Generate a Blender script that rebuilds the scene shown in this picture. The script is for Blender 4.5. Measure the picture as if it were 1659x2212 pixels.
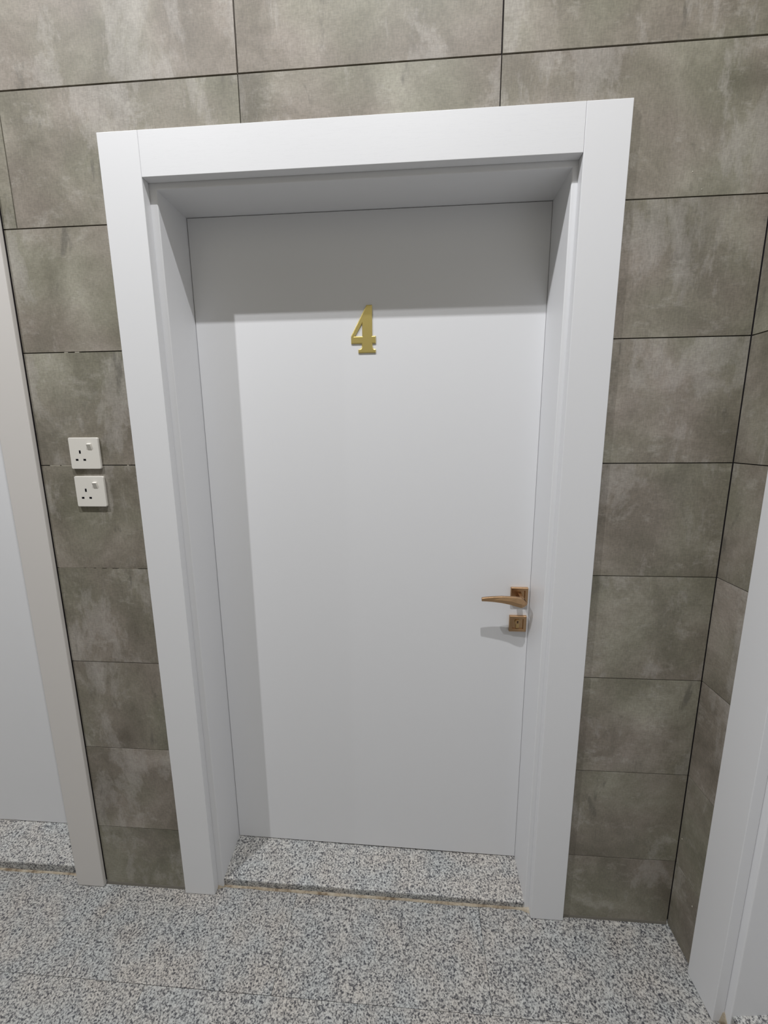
import bpy, bmesh, math, random
from mathutils import Vector, Matrix

for o in list(bpy.data.objects):
    bpy.data.objects.remove(o, do_unlink=True)
SC = bpy.context.scene
COL = SC.collection
random.seed(7)

# ------------------------------------------------------------------ camera
W_PX, H_PX, F_PX = 1659.0, 2212.0, 898.43
YAW, PITCH, ROLL = -0.0735, -0.1841, -0.0090
CAM = Vector((0.7608, -1.1033, 1.5110))
cp, sp, cy, sy = math.cos(PITCH), math.sin(PITCH), math.cos(YAW), math.sin(YAW)
fwd = Vector((sy * cp, cy * cp, sp))
rgt = Vector((cy, -sy, 0.0))
upv = rgt.cross(fwd)
cr_, sr_ = math.cos(ROLL), math.sin(ROLL)
r2 = rgt * cr_ + upv * sr_
u2 = upv * cr_ - rgt * sr_
cd = bpy.data.cameras.new('camera')
cam = bpy.data.objects.new('camera', cd)
COL.objects.link(cam)
cd.sensor_fit = 'HORIZONTAL'
cd.sensor_width = 36.0
cd.lens = 36.0 * F_PX / W_PX
cd.clip_start = 0.02
cam.matrix_world = Matrix(((r2.x, u2.x, -fwd.x, CAM.x), (r2.y, u2.y, -fwd.y, CAM.y),
                           (r2.z, u2.z, -fwd.z, CAM.z), (0, 0, 0, 1)))
SC.camera = cam

# ------------------------------------------------------------------ world, lights, exposure
wd = bpy.data.worlds.new('world')
wd.use_nodes = True
wd.node_tree.nodes['Background'].inputs[0].default_value = (0.5, 0.5, 0.5, 1)
wd.node_tree.nodes['Background'].inputs[1].default_value = 0.02
SC.world = wd
SC.view_settings.view_transform = 'Standard'
SC.view_settings.look = 'None'
SC.view_settings.gamma = 1.0
SC.view_settings.use_curve_mapping = False
SC.view_settings.exposure = -1.75

CEIL = 4.05
LAMP_Z = 4.02


def downlight(x, y, watts):
    ld = bpy.data.lights.new('ceiling_downlight', 'AREA')
    ld.shape = 'DISK'
    ld.size = 0.038
    ld.energy = watts
    ld.color = (0.975, 0.98, 1.0)
    lo = bpy.data.objects.new('ceiling_downlight', ld)
    COL.objects.link(lo)
    lo.location = (x, y, LAMP_Z)
    return lo


downlight(0.76, -1.08, 182)
downlight(-0.86, -1.16, 190)
downlight(-2.95, -1.12, 50)

# ------------------------------------------------------------------ node helpers


class NT:
    def __init__(self, name):
        self.m = bpy.data.materials.new(name)
        self.m.use_nodes = True
        self.t = self.m.node_tree
        self.b = self.t.nodes['Principled BSDF']

    def n(self, typ, **kw):
        nd = self.t.nodes.new(typ)
        for k, v in kw.items():
            if k.startswith('i_'):
                key = k[2:]
                key = int(key) if key.isdigit() else key.replace('_', ' ')
                nd.inputs[key].default_value = v
            else:
                setattr(nd, k, v)
        return nd

    def l(self, a, b):
        self.t.links.new(a, b)

    def ramp(self, src, stops, interp='LINEAR'):
        r = self.n('ShaderNodeValToRGB')
        r.color_ramp.interpolation = interp
        e = r.color_ramp.elements
        while len(e) < len(stops):
            e.new(0.5)
        for i, (p, c) in enumerate(stops):
            e[i].position = p
            e[i].color = (c, c, c, 1) if isinstance(c, (int, float)) else (*c, 1)
        self.l(src, r.inputs[0])
        return r.outputs[0]

    def mix(self, fac, a, b, mode='MIX'):
        x = self.n('ShaderNodeMix', data_type='RGBA', blend_type=mode)
        for s, v in ((0, fac), (6, a), (7, b)):
            if hasattr(v, 'is_output'):
                self.l(v, x.inputs[s])
            elif isinstance(v, (int, float)):
                x.inputs[s].default_value = v if s == 0 else (v, v, v, 1)
            else:
                x.inputs[s].default_value = (*v, 1)
        return x.outputs[2]

    def noise(self, vec, scale, detail=4.0, rough=0.55, dist=0.0):
        nz = self.n('ShaderNodeTexNoise')
        nz.inputs['Scale'].default_value = scale
        nz.inputs['Detail'].default_value = detail
        nz.inputs['Roughness'].default_value = rough
        nz.inputs['Distortion'].default_value = dist
        self.l(vec, nz.inputs['Vector'])
        return nz.outputs[0]

    def coords(self, scale=(1, 1, 1), rand=0.0, off=(0, 0, 0)):
        tc = self.n('ShaderNodeTexCoord')
        mp = self.n('ShaderNodeMapping')
        mp.inputs['Scale'].default_value = scale
        mp.inputs['Location'].default_value = off
        out = tc.outputs['Object']
        if rand:
            oi = self.n('ShaderNodeObjectInfo')
            sc = self.n('ShaderNodeVectorMath', operation='SCALE')
            sc.inputs[0].default_value = (rand, rand * 0.37, rand * 0.71)
            self.l(oi.outputs['Random'], sc.inputs['Scale'])
            ad = self.n('ShaderNodeVectorMath', operation='ADD')
            self.l(out, ad.inputs[0])
            self.l(sc.outputs[0], ad.inputs[1])
            out = ad.outputs[0]
        self.l(out, mp.inputs['Vector'])
        return mp.outputs[0]

    def bump(self, h, strength, dist):
        b = self.n('ShaderNodeBump')
        b.inputs['Strength'].default_value = strength
        b.inputs['Distance'].default_value = dist
        self.l(h, b.inputs['Height'])
        self.l(b.outputs[0], self.b.inputs['Normal'])


def simple(name, col, rough=0.5, metal=0.0):
    m = NT(name)
    m.b.inputs['Base Color'].default_value = (*col, 1)
    m.b.inputs['Roughness'].default_value = rough
    m.b.inputs['Metallic'].default_value = metal
    return m.m


def mat_tile():
    m = NT('concrete_look_tile')
    v = m.coords((1, 1, 1), 37.0)
    vs = m.coords((1, 1, 0.45), 53.0)
    vh = m.coords((0.55, 1, 1.0), 29.0)
    vd = m.coords((1, 1, 0.3), 61.0)
    vw = m.coords((1, 1, 0.22), 11.0)
    vx = m.coords((0.25, 0.25, 1), 17.0)
    big = m.noise(v, 4.6, 6, 0.62, 0.4)
    base = m.ramp(big, [(0.28, (0.128, 0.120, 0.094)), (0.50, (0.205, 0.193, 0.158)), (0.74, (0.325, 0.308, 0.268))])
    hue = m.ramp(m.noise(v, 3.4, 3, 0.5), [(0.40, (0.985, 1.0, 0.955)), (0.62, (1.04, 0.98, 1.01))])
    c = m.mix(1.0, base, hue, 'MULTIPLY')
    # pale scuffed clouds with ragged edges
    p1 = m.ramp(m.noise(vs, 7.0, 10, 0.70, 0.3), [(0.53, 0.0), (0.575, 0.5), (0.70, 1.0)])
    c = m.mix(m.ramp(p1, [(0.0, 0.0), (1.0, 0.55)]), c, (0.405, 0.385, 0.365))
    p2 = m.ramp(m.noise(vh, 17.0, 9, 0.75, 0.2), [(0.56, 0.0), (0.66, 1.0)])
    c = m.mix(m.ramp(p2, [(0.0, 0.0), (1.0, 0.36)]), c, (0.41, 0.392, 0.36))
    # darker smoky areas and a few streaks
    d1 = m.ramp(m.noise(vs, 5.0, 8, 0.66, 0.5), [(0.55, 0.0), (0.72, 1.0)])
    c = m.mix(m.ramp(d1, [(0.0, 0.0), (1.0, 0.48)]), c, (0.118, 0.110, 0.090))
    d2 = m.ramp(m.noise(vd, 15.0, 6, 0.62, 0.3), [(0.635, 0.0), (0.70, 1.0)])
    c = m.mix(m.ramp(d2, [(0.0, 0.0), (1.0, 0.55)]), c, (0.095, 0.090, 0.078))
    # woven fine relief
    w1 = m.noise(vw, 420.0, 2, 0.5)
    w2 = m.noise(vx, 420.0, 2, 0.5)
    wv = m.mix(0.5, w1, w2)
    c = m.mix(0.32, c, m.ramp(wv, [(0.36, 0.55), (0.64, 1.45)]), 'MULTIPLY')
    c = m.mix(1.0, c, (1.10, 1.09, 1.07), 'MULTIPLY')
    m.l(c, m.b.inputs['Base Color'])
    m.b.inputs['Roughness'].default_value = 0.55
    m.b.inputs['Specular IOR Level'].default_value = 0.35
    m.bump(wv, 0.12, 0.0006)
    return m.m


def mat_granite(name, dark=1.0):
    m = NT(name)
    v = m.coords((1, 1, 1), 23.0)
    wob = m.noise(v, 90.0, 2, 0.5)
    g1 = m.noise(v, 205.0, 3, 0.6, 0.5)
    c = m.ramp(g1, [(0.30, (0.035, 0.037, 0.045)), (0.40, (0.12, 0.122, 0.13)), (0.465, (0.27, 0.272, 0.275)),
                    (0.54, (0.47, 0.475, 0.465)), (0.66, (0.62, 0.625, 0.61))])
    vo = m.n('ShaderNodeTexVoronoi')
    vo.inputs['Scale'].default_value = 250.0
    m.l(v, vo.inputs['Vector'])
    sep = m.n('ShaderNodeSeparateColor')
    m.l(vo.outputs['Color'], sep.inputs[0])
    spots = m.ramp(sep.outputs[0], [(0.0, 1.0), (0.10, 0.0)], 'CONSTANT')
    c = m.mix(m.mix(1.0, spots, 0.75, 'MULTIPLY'), c, (0.05, 0.052, 0.068))
    pale = m.ramp(sep.outputs[1], [(0.0, 1.0), (0.22, 0.0)], 'CONSTANT')
    c = m.mix(m.mix(1.0, pale, 0.45, 'MULTIPLY'), c, (0.66, 0.66, 0.64))
    tint = m.ramp(m.noise(v, 9.0, 3, 0.5), [(0.35, (0.93, 0.96, 1.0)), (0.65, (1.03, 0.985, 0.965))])
    c = m.mix(1.0, c, tint, 'MULTIPLY')
    c = m.mix(1.0, c, tuple(dark * k for k in (1.0, 0.985, 0.945)), 'MULTIPLY')
    m.l(c, m.b.inputs['Base Color'])
    m.b.inputs['Roughness'].default_value = 0.45
    m.b.inputs['Specular IOR Level'].default_value = 0.3
    return m.m


def mat_paint(name, col, grain_axis=None, rough=0.42):
    m = NT(name)
    m.b.inputs['Roughness'].default_value = rough
    m.b.inputs['Specular IOR Level'].default_value = 0.35
    sc = {'x': (1.2, 22, 22), 'z': (22, 22, 1.2)}[grain_axis or 'z']
    v = m.coords(sc, 5.0)
    g = m.noise(v, 9.0, 5, 0.6, 0.5)
    line = m.ramp(g, [(0.485, 0.0), (0.50, 1.0), (0.515, 0.0)])
    c = m.mix(m.mix(1.0, line, 0.22 if grain_axis else 0.0, 'MULTIPLY'), col, tuple(k * 0.82 for k in col))
    m.l(c, m.b.inputs['Base Color'])
    m.bump(g, 0.06 if grain_axis else 0.02, 0.0006)
    return m.m


M_TILE = mat_tile()
M_GRAN = mat_granite('speckled_granite_floor', 0.84)
M_SILL = mat_granite('speckled_granite_sill', 0.95)
M_WHITE = mat_paint('white_lacquer', (0.765, 0.77, 0.785))
M_GRAIN = mat_paint('white_lacquer_grain_horizontal', (0.765, 0.77, 0.785), 'x')
M_BODY = simple('dark_joint_mortar', (0.035, 0.031, 0.033), 0.9)
M_PLAIN = simple('grey_brown_plaster', (0.24, 0.23, 0.20), 0.8)
M_CEIL = simple('ceiling_paint', (0.78, 0.78, 0.77), 0.8)
M_GROUT = simple('pale_grout', (0.52, 0.49, 0.42), 0.9)
M_SOCK = simple('cream_plastic', (0.76, 0.735, 0.68), 0.4)
M_ROCK = simple('cream_plastic_rocker', (0.76, 0.735, 0.68), 0.35)
M_HOLE = simple('socket_hole_black', (0.006, 0.006, 0.009), 0.8)
M_GOLD = simple('polished_gold', (0.74, 0.60, 0.22), 0.30, 0.85)
M_BRONZE = simple('brushed_bronze', (0.50, 0.325, 0.185), 0.33, 1.0)
M_BRASS = simple('lock_brass', (0.60, 0.42, 0.20), 0.35, 1.0)


M_HOLE.node_tree.nodes['Principled BSDF'].inputs['Specular IOR Level'].default_value = 0.0
M_BODY.node_tree.nodes['Principled BSDF'].inputs['Specular IOR Level'].default_value = 0.0
M_WARM = mat_paint('off_white_lacquer', (0.665, 0.64, 0.615))


def mat_bead():
    m = NT('stained_beige_sealant')
    v = m.coords((1, 1, 1), 3.0)
    c = m.ramp(m.noise(v, 34.0, 5, 0.65), [(0.36, (0.17, 0.125, 0.08)), (0.50, (0.36, 0.305, 0.225)), (0.7, (0.46, 0.41, 0.33))])
    m.l(c, m.b.inputs['Base Color'])
    m.b.inputs['Roughness'].default_value = 0.85
    return m.m


M_BEAD = mat_bead()

# ------------------------------------------------------------------ mesh helpers


def link(name, verts, faces, mat, parent=None, bevel=0.0, smooth=False, segs=2):
    me = bpy.data.meshes.new(name)
    me.from_pydata([tuple(v) for v in verts], [], faces)
    bm = bmesh.new()
    bm.from_mesh(me)
    bmesh.ops.recalc_face_normals(bm, faces=bm.faces)
    bm.to_mesh(me)
    bm.free()
    me.materials.append(mat)
    o = bpy.data.objects.new(name, me)
    COL.objects.link(o)
    if parent:
        o.parent = parent
    if bevel:
        md = o.modifiers.new('bevel', 'BEVEL')
        md.width = bevel
        md.segments = segs
        md.limit_method = 'ANGLE'
        md.angle_limit = math.radians(40)
        md.harden_normals = False
    if smooth:
        for p in me.polygons:
            p.use_smooth = True
    return o


def boxes(name, lst, mat, parent=None, bevel=0.0):
    V, F = [], []
    for (x0, x1, y0, y1, z0, z1) in lst:
        b = len(V)
        V += [(x0, y0, z0), (x1, y0, z0), (x1, y1, z0), (x0, y1, z0), (x0, y0, z1), (x1, y0, z1), (x1, y1, z1), (x0, y1, z1)]
        F += [tuple(b + i for i in f) for f in ((0, 3, 2, 1), (4, 5, 6, 7), (0, 1, 5, 4), (1, 2, 6, 5), (2, 3, 7, 6), (3, 0, 4, 7))]
    return link(name, V, F, mat, parent, bevel)


def prism(name, poly, axis, a0, a1, mat, parent=None, bevel=0.0, segs=2):
    """extrude a 2-D polygon along an axis; poly is (x,y) for z, (y,z) for x, (x,z) for y"""
    def P(p, a):
        return {'z': (p[0], p[1], a), 'x': (a, p[0], p[1]), 'y': (p[0], a, p[1])}[axis]
    n = len(poly)
    V = [P(p, a0) for p in poly] + [P(p, a1) for p in poly]
    F = [tuple(range(n - 1, -1, -1)), tuple(range(n, 2 * n))]
    F += [(i, (i + 1) % n, n + (i + 1) % n, n + i) for i in range(n)]
    return link(name, V, F, mat, parent, bevel, segs=segs)


def tag(o, label=None, cat=None, group=None, kind=None):
    if label:
        o['label'] = label
    if cat:
        o['category'] = cat
    if group:
        o['group'] = group
    if kind:
        o['kind'] = kind
    return o


def empty(name, loc=(0, 0, 0), rz=0.0):
    e = bpy.data.objects.new(name, None)
    e.empty_display_size = 0.1
    e.location = loc
    e.rotation_euler = (0, 0, rz)
    COL.objects.link(e)
    return e


def cut_tile(rect, holes, thick, parent, mat, name='tile'):
    """tile (local wall coords: x along wall, y depth, z up) minus the openings, as one slab"""
    x0, x1, z0, z1 = rect
    hs = [h for h in holes if h[0] < x1 and h[1] > x0 and h[2] < z1 and h[3] > z0]
    xs = sorted({x0, x1} | {min(max(h[k], x0), x1) for h in hs for k in (0, 1)})
    zs = sorted({z0, z1} | {min(max(h[k], z0), z1) for h in hs for k in (2, 3)})
    keep = set()
    for i in range(len(xs) - 1):
        for j in range(len(zs) - 1):
            mx, mz = (xs[i] + xs[i + 1]) / 2, (zs[j] + zs[j + 1]) / 2
            if not any(h[0] < mx < h[1] and h[2] < mz < h[3] for h in hs):
                keep.add((i, j))
    # connected pieces become separate tiles
    out = []
    while keep:
        st = [keep.pop()]
        comp = set(st)
        while st:
            i, j = st.pop()
            for q in ((i + 1, j), (i - 1, j), (i, j + 1), (i, j - 1)):
                if q in keep:
                    keep.discard(q)
                    comp.add(q)
                    st.append(q)
        ax = [xs[i] for i, j in comp] + [xs[i + 1] for i, j in comp]
        az = [zs[j] for i, j in comp] + [zs[j + 1] for i, j in comp]
        if max(ax) - min(ax) < 0.006 or max(az) - min(az) < 0.006:
            continue
        cx, cz = (min(ax) + max(ax)) / 2, (min(az) + max(az)) / 2
        V, F, idx = [], [], {}

        def vi(i, j, k):
            if (i, j, k) not in idx:
                idx[(i, j, k)] = len(V)
                V.append((xs[i] - cx, thick * k, zs[j] - cz))
            return idx[(i, j, k)]
        for (i, j) in comp:
            for k in (0, 1):
                F.append((vi(i, j, k), vi(i + 1, j, k), vi(i + 1, j + 1, k), vi(i, j + 1, k)))
            for (di, dj, a, b) in ((-1, 0, (i, j), (i, j + 1)), (1, 0, (i + 1, j), (i + 1, j + 1)),
                                   (0, -1, (i, j), (i + 1, j)), (0, 1, (i, j + 1), (i + 1, j + 1))):
                if (i + di, j + dj) not in comp:
                    F.append((vi(*a, 0), vi(*b, 0), vi(*b, 1), vi(*a, 1)))
        o = link(name, V, F, mat, parent)
        o.location = (cx, random.uniform(0.0, 0.0006), cz)
        out.append(o)
    return out


# ------------------------------------------------------------------ measured plan
XC = 1.5556            # inside corner with the right-hand wall
XJ = 0.3494            # vertical tile joint above the door
Z1 = 0.2339            # top of the cut bottom course
X_LEFT, Y_FRONT = -4.2, -2.35
CT = 2.2255            # top of the casings

# door openings in the tile face: (x0, x1, z0, z1)
HOLE_1 = (0.030, 1.2352, -0.1, CT - 0.02)
HOLE_2 = (-1.545, -0.2872, -0.1, CT - 0.02)

wall_back = boxes('wall_back', [
    (X_LEFT, -1.52, 0.0112, 0.24, -0.05, CEIL), (-0.315, 0.030, 0.0112, 0.24, -0.05, CEIL),
    (1.2040, XC + 0.25, 0.0112, 0.24, -0.05, CEIL),
    (-1.52, -0.315, 0.0112, 0.24, CT - 0.03, CEIL), (0.030, 1.2040, 0.0112, 0.24, CT - 0.03, CEIL)], M_BODY)
tag(wall_back, 'grey concrete-look tiled wall around the door numbered four', 'wall', kind='structure')
wall_right = boxes('wall_right', [
    (0.0, 0.145, 0.0112, 0.24, -0.05, CEIL), (1.33, -Y_FRONT, 0.0112, 0.24, -0.05, CEIL),
    (0.145, 1.33, 0.0112, 0.24, CT - 0.03, CEIL)], M_BODY)
wall_right.location = (XC, 0, 0)
wall_right.rotation_euler = (0, 0, -math.pi / 2)
tag(wall_right, 'narrow grey tiled side wall meeting the corner at right', 'wall', kind='structure')
tag(boxes('wall_left', [(X_LEFT - 0.1, X_LEFT, Y_FRONT, 0.24, -0.05, CEIL)], M_PLAIN),
    'grey brown plaster wall closing the far left end of the corridor', 'wall', kind='structure')
tag(boxes('wall_front', [(X_LEFT - 0.1, XC + 0.25, Y_FRONT - 0.1, Y_FRONT, -0.05, CEIL)], M_PLAIN),
    'grey brown plaster wall of the corridor opposite the doors', 'wall', kind='structure')
tag(boxes('ceiling', [(X_LEFT - 0.1, XC + 0.25, Y_FRONT - 0.1, 0.24, CEIL, CEIL + 0.1)], M_CEIL),
    'plain white ceiling high above the corridor', 'ceiling', kind='structure')

# ---- wall tiles, 60 x 30, stack bond
GAPH = {0: 0.0022, 1: 0.0023, 2: 0.0025, 3: 0.0021, 4: 0.0024, 5: 0.0026, 6: 0.0029, 7: 0.0040}


def gap(n):
    return GAPH.get(n, 0.0040) / 2


def row_list():
    rows = [(-1, 0.004, Z1 - gap(0))]
    n = 0
    while Z1 + 0.3 * n < CEIL - 0.02:
        rows.append((n, Z1 + 0.3 * n + gap(n), min(Z1 + 0.3 * (n + 1) - gap(n + 1), CEIL - 0.002)))
        n += 1
    return rows


def strip(z0, z1, x0, x1, holes, wall):
    cut_tile((x0, x1, z0, z1), holes, 0.0105, wall, M_TILE)


VG = 0.0019
for n, z0, z1 in row_list():
    if n <= 5:
        # below the head joint the wall between the openings is filled with single cut pieces
        strip(z0, z1, -0.2872, 0.60, [HOLE_1], wall_back)
        strip(z0, z1, 0.60, XC - 0.0026, [HOLE_1], wall_back)
        for k in range(-8, -2):
            a, b = XJ + 0.6 * k, XJ + 0.6 * (k + 1)
            strip(z0, z1, max(a + VG, X_LEFT), b - VG, [HOLE_2], wall_back)
    else:
        for k in range(-8, 2):
            a, b = XJ + 0.6 * k, XJ + 0.6 * (k + 1)
            vg = VG if n > 6 else 0.0013
            strip(z0, z1, max(a + vg, X_LEFT), (b - vg) if k < 1 else XC - 0.0026, [HOLE_1, HOLE_2], wall_back)
    # side wall: local x runs towards the camera
    h3 = (0.145, 1.33, -0.1, CT - 0.02)
    for k in range(0, 4):
        a, b = 0.6 * k, 0.6 * (k + 1)
        strip(z0, z1, a + (0.0004 if k == 0 else VG), min(b - VG, -Y_FRONT), [h3], wall_right)

# bits of pale grout left in the joints beside the sockets
for (n, x0, x1) in ((4, -0.262, -0.232), (4, -0.228, -0.190), (4, -0.034, -0.030), (3, -0.283, -0.205), (3, -0.200, -0.176),
                    (3, -0.168, -0.150), (3, -0.135, -0.118), (3, -0.098, -0.040), (5, -0.172, -0.162), (5, -0.142, -0.130)):
    z = Z1 + 0.3 * n
    boxes('grout_residue', [(x0, x1, 0.0012, 0.0110, z - gap(n), z + gap(n))], M_GROUT, wall_back)

# ---- floor of granite slabs
floor = boxes('floor', [(X_LEFT - 0.1, XC + 0.25, Y_FRONT - 0.1, 0.24, -0.08, -0.0205)], simple('floor_bed', (0.16, 0.16, 0.16), 0.9))
tag(floor, 'speckled grey granite slab floor in front of the doors', 'floor', kind='structure')
FG = 0.0006


def slab(x0, x1, y0, y1):
    cx, cyy = (x0 + x1) / 2, (y0 + y1) / 2
    hx, hy = (x1 - x0) / 2 - FG, (y1 - y0) / 2 - FG
    o = boxes('granite_slab', [(-hx, hx, -hy, hy, -0.02, 0.0)], M_GRAN, floor)
    o.location = (cx, cyy, random.uniform(-0.0004, 0.0))


for j, (y0, y1) in enumerate(((-0.25, 0.03), (-0.85, -0.25), (-1.45, -0.85), (-2.05, -1.45), (Y_FRONT, -2.05))):
    off = 0.375 if j % 2 == 0 else 0.614
    k = -8
    while True:
        a, b = off + 0.6 * k, off + 0.6 * (k + 1)
        if a >= XC:
            break
        slab(max(a, X_LEFT), min(b, XC) if b < XC else XC + 0.03, y0, y1)
        k += 1
# thin line of dirt-stained mortar where the tiles meet the floor
for (x0, x1) in ((-0.288, -0.001), (1.235, XC - 0.003)):
    prism('mortar_line', [(-0.0035, 0.0004), (0.004, 0.0004), (0.004, 0.0075), (-0.0008, 0.0065)], 'x', x0, x1,
          simple('grey_mortar', (0.13, 0.12, 0.10), 0.9), floor)

# ------------------------------------------------------------------ doors
T = 0.0144             # casing stands proud of the tiles
V_STRIP = 0.012        # front edge of the jamb
V_LEAF = 0.150         # face of the door leaf


def make_door(name, loc, rz, w, cl, cr, lab, thr, bev=0.0012, cmat=None, lump=0.005):
    """local frame: x along the wall (0..w over the casings), y into the wall"""
    root = empty(name, loc, rz)
    tag(root, lab, 'door', kind='structure')
    ci, cri, cit = cl, w - cr, CT - 0.0993
    jl, jr, jt = ci + 0.0185, cri - 0.0135, cit - 0.0140
    zb = -0.0005

    def side(xo, xi, s):
        pts = [(xo, -T), (xi, -T), (xi, V_STRIP), (xi - s * 0.060, V_STRIP), (xi - s * 0.060, -0.0004), (xo, -0.0004)]
        prism('casing', pts, 'z', 0.0008, CT, cmat or M_WHITE, root, bev)
    side(0.0, ci, 1)
    side(w, cri, -1)
    prism('casing', [(-T + 0.0003, cit), (-T + 0.0003, CT), (-0.0004, CT), (-0.0004, cit + 0.07), (V_STRIP, cit + 0.07), (V_STRIP, cit)],
          'x', ci + 0.0005, cri - 0.0005, M_GRAIN, root, 0.0008)
    # jambs with a narrow front edge showing inside the casing
    boxes('jamb', [(ci - 0.060, jl, V_STRIP + 0.0005, 0.215, 0.002, jt + 0.05)], M_WHITE, root, 0.0022)
    boxes('jamb', [(jr, cri + 0.060, V_STRIP + 0.0005, 0.215, 0.002, jt + 0.05)], M_WHITE, root, 0.0022)
    boxes('jamb', [(jl - 0.004, jr + 0.004, V_STRIP + 0.0005, 0.215, jt, jt + 0.07)], M_WHITE, root, 0.0022)
    # granite threshold with a slight outward fall, heights per corner
    (fl, fr, bl, br, yl, yr) = thr
    x0, x1 = jl - 0.003, jr + 0.003
    V = [(x0, yl, 0.0), (x1, yr, 0.0), (x1, 0.215, 0.0), (x0, 0.215, 0.0),
         (x0, yl, fl), (x1, yr, fr), (x1, 0.215, br), (x0, 0.215, bl)]
    s = link('threshold', V, [(0, 3, 2, 1), (4, 5, 6, 7), (0, 1, 5, 4), (1, 2, 6, 5), (2, 3, 7, 6), (3, 0, 4, 7)], M_SILL, root, 0.004, segs=3)
    s['label'] = 'speckled granite threshold'
    nb = 40
    V, F = [], []
    rr = random.Random(len(name) + int(w * 1000))
    for i in range(nb + 1):
        t = i / nb
        x = ci - 0.002 + (cri - ci + 0.004) * t
        y = yl + (yr - yl) * t
        e = 1.0 if min(t, 1 - t) < 0.02 else 0.0
        a = 0.0065 + rr.uniform(-0.0015, 0.0015) + 0.010 * e
        h = 0.003 + rr.uniform(-0.001, 0.001) + lump * e
        V += [(x, y - a, 0.0003), (x, y - a * 0.55, h), (x, y + 0.001, h * 1.1), (x, y + 0.001, 0.0003)]
        if i:
            b = 4 * (i - 1)
            F += [(b + k, b + k + 1, b + k + 5, b + k + 4) for k in range(3)]
    g = link('sealant_bead', V, F, M_BEAD, s)
    g['label'] = 'stained beige sealant bead'

    def zs(x):
        t = (x - x0) / (x1 - x0)
        k = (V_LEAF - (yl + (yr - yl) * t)) / (0.215 - (yl + (yr - yl) * t))
        f, b = fl + (fr - fl) * t, bl + (br - bl) * t
        return f + (b - f) * k
    a, b = jl + 0.0016, jr - 0.0008
    top = jt - 0.0016
    V = [(a, V_LEAF, zs(a) + 0.003), (b, V_LEAF, zs(b) + 0.003), (b, V_LEAF + 0.04, zs(b) + 0.006), (a, V_LEAF + 0.04, zs(a) + 0.006),
         (a, V_LEAF, top), (b, V_LEAF, top), (b, V_LEAF + 0.04, top), (a, V_LEAF + 0.04, top)]
    leaf = link('door_leaf', V, [(0, 3, 2, 1), (4, 5, 6, 7), (0, 1, 5, 4), (1, 2, 6, 5), (2, 3, 7, 6), (3, 0, 4, 7)], M_WHITE, root, 0.0006)
    leaf['label'] = 'flat white door leaf'
    return root


door_1 = make_door('door_1', (0, 0, 0), 0.0, 1.2338, 0.102, 0.0992,
                   'white door with gold number and bronze lever in wide white casing',
                   (0.0285, 0.0215, 0.066, 0.044, 0.0185, 0.0135))
door_2 = make_door('door_2', (-0.289 - 1.222, 0, 0), 0.0, 1.222, 0.102, 0.0955,
                   'neighbouring white door cut off by the left edge beside the sockets',
                   (0.034, 0.034, 0.072, 0.072, 0.021, 0.021), 0.0028, M_WARM)
door_3 = make_door('door_3', (XC, -0.122, 0), -math.pi / 2, 1.2338, 0.100, 0.100,
                   'white door frame in the side wall at the right edge',
                   (0.054, 0.054, 0.086, 0.086, 0.016, 0.016), lump=0.032)

# ------------------------------------------------------------------ lever handle and lock on door 1


def square_rose(name, cx, cz, s, depth, parent, inner):
    """square plate with a recessed square panel"""
    h = s / 2
    V, F = [], []
    y0, y1 = V_LEAF, V_LEAF - depth
    rings = [(h, y0), (h, y1 + 0.0012), (h - 0.0012, y1), (inner + 0.001, y1), (inner, y1 + 0.0008), (inner - 0.001, y1 + 0.0040)]
    for (r, y) in rings:
        V += [(cx - r, y, cz - r), (cx + r, y, cz - r), (cx + r, y, cz + r), (cx - r, y, cz + r)]
    for k in range(len(rings) - 1):
        for i in range(4):
            F.append((4 * k + i, 4 * k + (i + 1) % 4, 4 * k + 4 + (i + 1) % 4, 4 * k + 4 + i))
    n = 4 * (len(rings) - 1)
    F.append((n, n + 1, n + 2, n + 3))
    F.append((0, 1, 2, 3))
    return link(name, V, F, M_BRONZE, parent)


HX, HZ = 1.0870, 1.0165
rose = square_rose('handle_rosette', HX, HZ, 0.052, 0.0095, door_1, 0.0165)
rose['label'] = 'square bronze handle rosette'
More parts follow.
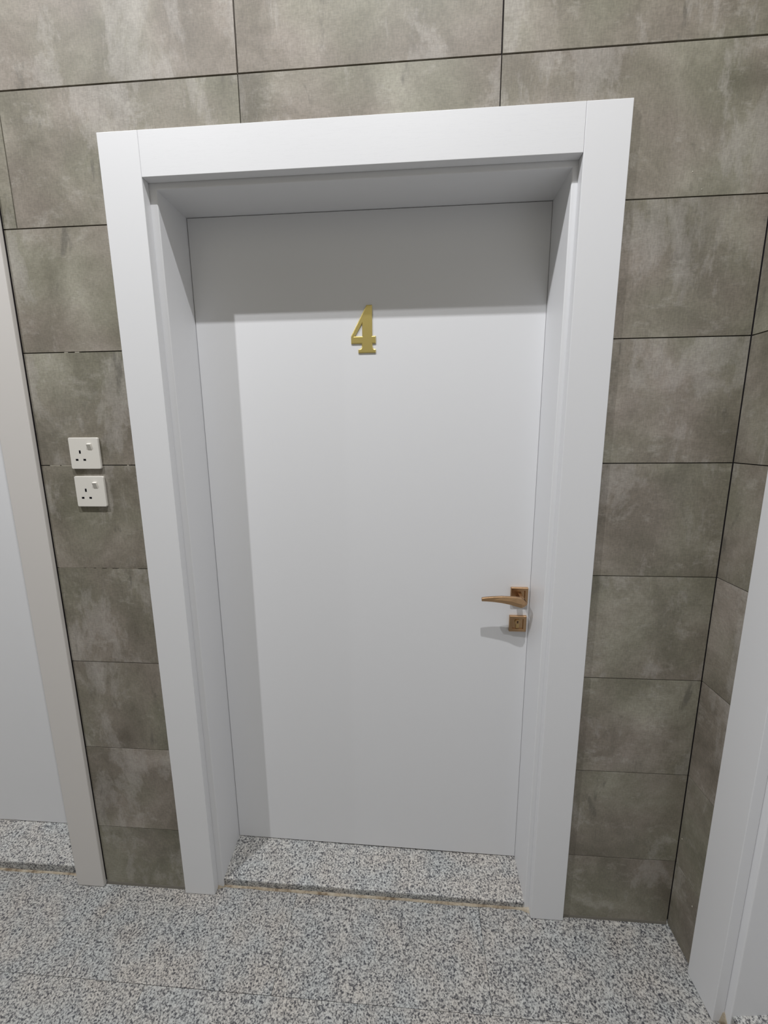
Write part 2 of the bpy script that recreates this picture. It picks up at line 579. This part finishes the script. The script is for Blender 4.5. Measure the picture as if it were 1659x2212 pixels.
# lever: neck out of the rosette, knuckle, then a tapering faceted arm; sections are (y,z) hexagons along x
secs = [
    (1.0985, [(0.102, 1.0115), (0.0985, 1.0100), (0.0965, 1.0085), (0.0985, 1.0070), (0.102, 1.0070), (0.105, 1.0090)]),
    (1.0900, [(0.107, 1.0235), (0.0975, 1.0215), (0.0900, 1.0100), (0.0945, 1.0020), (0.104, 1.0020), (0.109, 1.0100)]),
    (1.0815, [(0.107, 1.0285), (0.0965, 1.0270), (0.0885, 1.0115), (0.0940, 0.9985), (0.104, 0.9990), (0.109, 1.0100)]),
    (1.0660, [(0.106, 1.0308), (0.0965, 1.0300), (0.0890, 1.0150), (0.0945, 1.0025), (0.103, 1.0025), (0.108, 1.0120)]),
    (1.0480, [(0.106, 1.0315), (0.0975, 1.0312), (0.0910, 1.0195), (0.0960, 1.0075), (0.103, 1.0075), (0.108, 1.0160)]),
    (1.0240, [(0.1065, 1.0318), (0.0985, 1.0315), (0.0930, 1.0210), (0.0975, 1.0117), (0.104, 1.0117), (0.1085, 1.0190)]),
    (0.9980, [(0.107, 1.0300), (0.0985, 1.0295), (0.0950, 1.0210), (0.0990, 1.0142), (0.105, 1.0142), (0.109, 1.0200)]),
    (0.9780, [(0.107, 1.0278), (0.0990, 1.0272), (0.0965, 1.0210), (0.0995, 1.0152), (0.106, 1.0152), (0.109, 1.0205)]),
    (0.9650, [(0.1065, 1.0258), (0.0995, 1.0252), (0.0975, 1.0205), (0.1000, 1.0152), (0.106, 1.0152), (0.1085, 1.0205)]),
]
V, F = [], []
for x, ring in secs:
    V += [(x, y - 0.005, z) for y, z in ring]
ns = 6
for k in range(len(secs) - 1):
    for i in range(ns):
        F.append((ns * k + i, ns * k + (i + 1) % ns, ns * k + ns + (i + 1) % ns, ns * k + ns + i))
F.append(tuple(range(ns)))
F.append(tuple(range(ns * (len(secs) - 1), ns * len(secs))))
# neck
b = len(V)
for (y, hw, zc, hh) in ((0.1450, 0.0100, 1.0185, 0.0100), (0.1250, 0.0088, 1.0170, 0.0085), (0.0980, 0.0095, 1.0140, 0.0095)):
    V += [(HX - hw, y, zc - hh * 0.5), (HX - hw * 0.4, y, zc - hh), (HX + hw * 0.6, y, zc - hh), (HX + hw, y, zc), (HX + hw * 0.5, y, zc + hh), (HX - hw * 0.6, y, zc + hh)]
for k in range(2):
    for i in range(6):
        F.append((b + 6 * k + i, b + 6 * k + (i + 1) % 6, b + 6 * k + 6 + (i + 1) % 6, b + 6 * k + 6 + i))
lever = link('lever', V, F, M_BRONZE, rose, 0.0009)
lever['label'] = 'tapering bronze lever'

LX, LZ = 1.0868, 0.9235
esc = square_rose('lock_escutcheon', LX, LZ, 0.052, 0.0095, door_1, 0.0165)
esc['label'] = 'square bronze lock plate'
# euro-profile cylinder: round head over a narrower tail
pts = []
for k in range(21):
    a = math.radians(-55 + 290 * k / 20)
    pts.append((LX - 0.001 + 0.0085 * math.cos(a), LZ + 0.006 + 0.0085 * math.sin(a)))
pts += [(LX - 0.001 - 0.0049, LZ - 0.0145), (LX - 0.001 + 0.0049, LZ - 0.0145)]
cyl = prism('lock_cylinder', pts, 'y', V_LEAF - 0.0085, V_LEAF - 0.001, M_BRASS, esc, 0.0005)
ring = [(LX - 0.001 + 0.0060 * math.cos(2 * math.pi * k / 24), LZ + 0.006 + 0.0060 * math.sin(2 * math.pi * k / 24)) for k in range(24)]
prism('cylinder_plug', ring, 'y', V_LEAF - 0.0093, V_LEAF - 0.004, M_BRONZE, esc, 0.0004)
prism('keyhole', [(LX - 0.0020, LZ + 0.0022), (LX + 0.0000, LZ + 0.0022), (LX + 0.0000, LZ + 0.0055), (LX + 0.0008, LZ + 0.0070), (LX + 0.0000, LZ + 0.0098),
                  (LX - 0.0020, LZ + 0.0098)], 'y', V_LEAF - 0.0095, V_LEAF - 0.0088, M_HOLE, esc)

# ------------------------------------------------------------------ the gold 4
from mathutils.geometry import tessellate_polygon
outer = [(0.6243, 1.8700), (0.6400, 1.8700), (0.6398, 1.7872), (0.6497, 1.7872), (0.6497, 1.7672), (0.6398, 1.7672), (0.6398, 1.7592),
         (0.6410, 1.7550), (0.6435, 1.7527), (0.6492, 1.7510), (0.6492, 1.7418), (0.5990, 1.7418), (0.5990, 1.7510), (0.6052, 1.7527),
         (0.6080, 1.7550), (0.6094, 1.7592), (0.6094, 1.7672), (0.5788, 1.7672), (0.5788, 1.7880)]
inner = [(0.6110, 1.8215), (0.6110, 1.7868), (0.5892, 1.7868)]
NX, NZ = 0.6143, 1.8060


def inset(poly, d):
    """offset towards the solid side (positive shrinks a clockwise outer loop)"""
    n, out = len(poly), []
    for i in range(n):
        p0, p1, p2 = (Vector(poly[(i + k) % n]) for k in (-1, 0, 1))
        e1, e2 = (p1 - p0).normalized(), (p2 - p1).normalized()
        n1, n2 = Vector((e1.y, -e1.x)), Vector((e2.y, -e2.x))
        bis = n1 + n2
        k = 2.0 / max(bis.length_squared, 0.5)
        out.append(p1 + bis * (d * k))
    return [(q.x, q.y) for q in out]


V, F, tops = [], [], []
for poly, sgn in ((outer, 1.0), (inner, 1.0)):
    area = sum(poly[i][0] * poly[(i + 1) % len(poly)][1] - poly[(i + 1) % len(poly)][0] * poly[i][1] for i in range(len(poly)))
    inward = 1.0 if area < 0 else -1.0
    if poly is inner:
        inward = -inward
    n = len(poly)
    b0 = len(V)
    loops = [(poly, 0.0), (poly, -0.0022), (inset(poly, inward * 0.0006), -0.0028), (inset(poly, inward * 0.0022), -0.0038)]
    for lp, y in loops:
        V += [(x - NX, y, z - NZ) for x, z in lp]
    for k in range(len(loops) - 1):
        for i in range(n):
            F.append((b0 + k * n + i, b0 + k * n + (i + 1) % n, b0 + (k + 1) * n + (i + 1) % n, b0 + (k + 1) * n + i))
    tops.append((loops[-1][0], b0 + (len(loops) - 1) * n))
flat = [i0 + i for lp, i0 in tops for i in range(len(lp))]
for tri in tessellate_polygon([[Vector((x, z, 0)) for x, z in lp] for lp, i0 in tops]):
    F.append(tuple(flat[i] for i in tri))
num = link('door_number', V, F, M_GOLD)
num.location = (NX, V_LEAF - 0.0002, NZ)
tag(num, 'shiny gold raised numeral 4 fixed to the upper white door', 'number')

# ------------------------------------------------------------------ sockets


def make_socket(cx, cz, lab):
    r = empty('wall_socket', (cx, 0, cz))
    tag(r, lab, 'socket', 'switched sockets on the tiled strip')
    h, t = 0.043, 0.0075
    q = []
    for (sx, sz, a0) in ((1, 1, 0), (-1, 1, 90), (-1, -1, 180), (1, -1, 270)):
        for k in range(5):
            a = math.radians(a0 + 90 * k / 4)
            q.append((sx * (h - 0.004) + 0.004 * math.cos(a), sz * (h - 0.004) + 0.004 * math.sin(a)))
    prism('plate', q, 'y', -t, -0.0002, M_SOCK, r, 0.0016, 3)
    # rocker: top half pressed out
    rk = prism('switch_rocker', [(-t + 0.0005, -0.0085), (-t - 0.0006, -0.0080), (-t - 0.0060, 0.0075), (-t + 0.0005, 0.0098)], 'x', -0.0058, 0.0058, M_ROCK, r, 0.0004)
    rk.location = (0.0180, 0, 0.0175)
    for (n, x, z, a, b) in (('earth_slot', -0.0125, 0.0040, 0.0024, 0.0044), ('pin_slot', -0.0235, -0.0175, 0.0037, 0.0025), ('pin_slot', -0.0013, -0.0175, 0.0037, 0.0025)):
        boxes(n, [(x - a, x + a, -t - 0.0003, -t + 0.002, z - b, z + b)], M_HOLE, r)
    return r


make_socket(-0.1478, 1.4672, 'upper of two cream switched sockets between the doors')
make_socket(-0.1460, 1.3608, 'lower of two cream switched sockets between the doors')

# tiny white plaster flecks stuck on the tiles near the right-hand corner
for (par, x, z, r) in ((wall_right, 0.011, 0.327, 0.0016), (wall_right, 0.0846, 0.182, 0.0020), (wall_back, 1.380, 2.084, 0.0014), (wall_back, 1.404, 2.048, 0.0011)):
    V = [(x, -0.0012, z)] + [(x + r * math.cos(a) * random.uniform(0.6, 1.1), 0.0002, z + 1.3 * r * math.sin(a)) for a in [k * math.pi / 4 for k in range(8)]]
    link('plaster_fleck', V, [(0, 1 + k, 1 + (k + 1) % 8) for k in range(8)] + [tuple(range(1, 9))], M_GROUT, par)
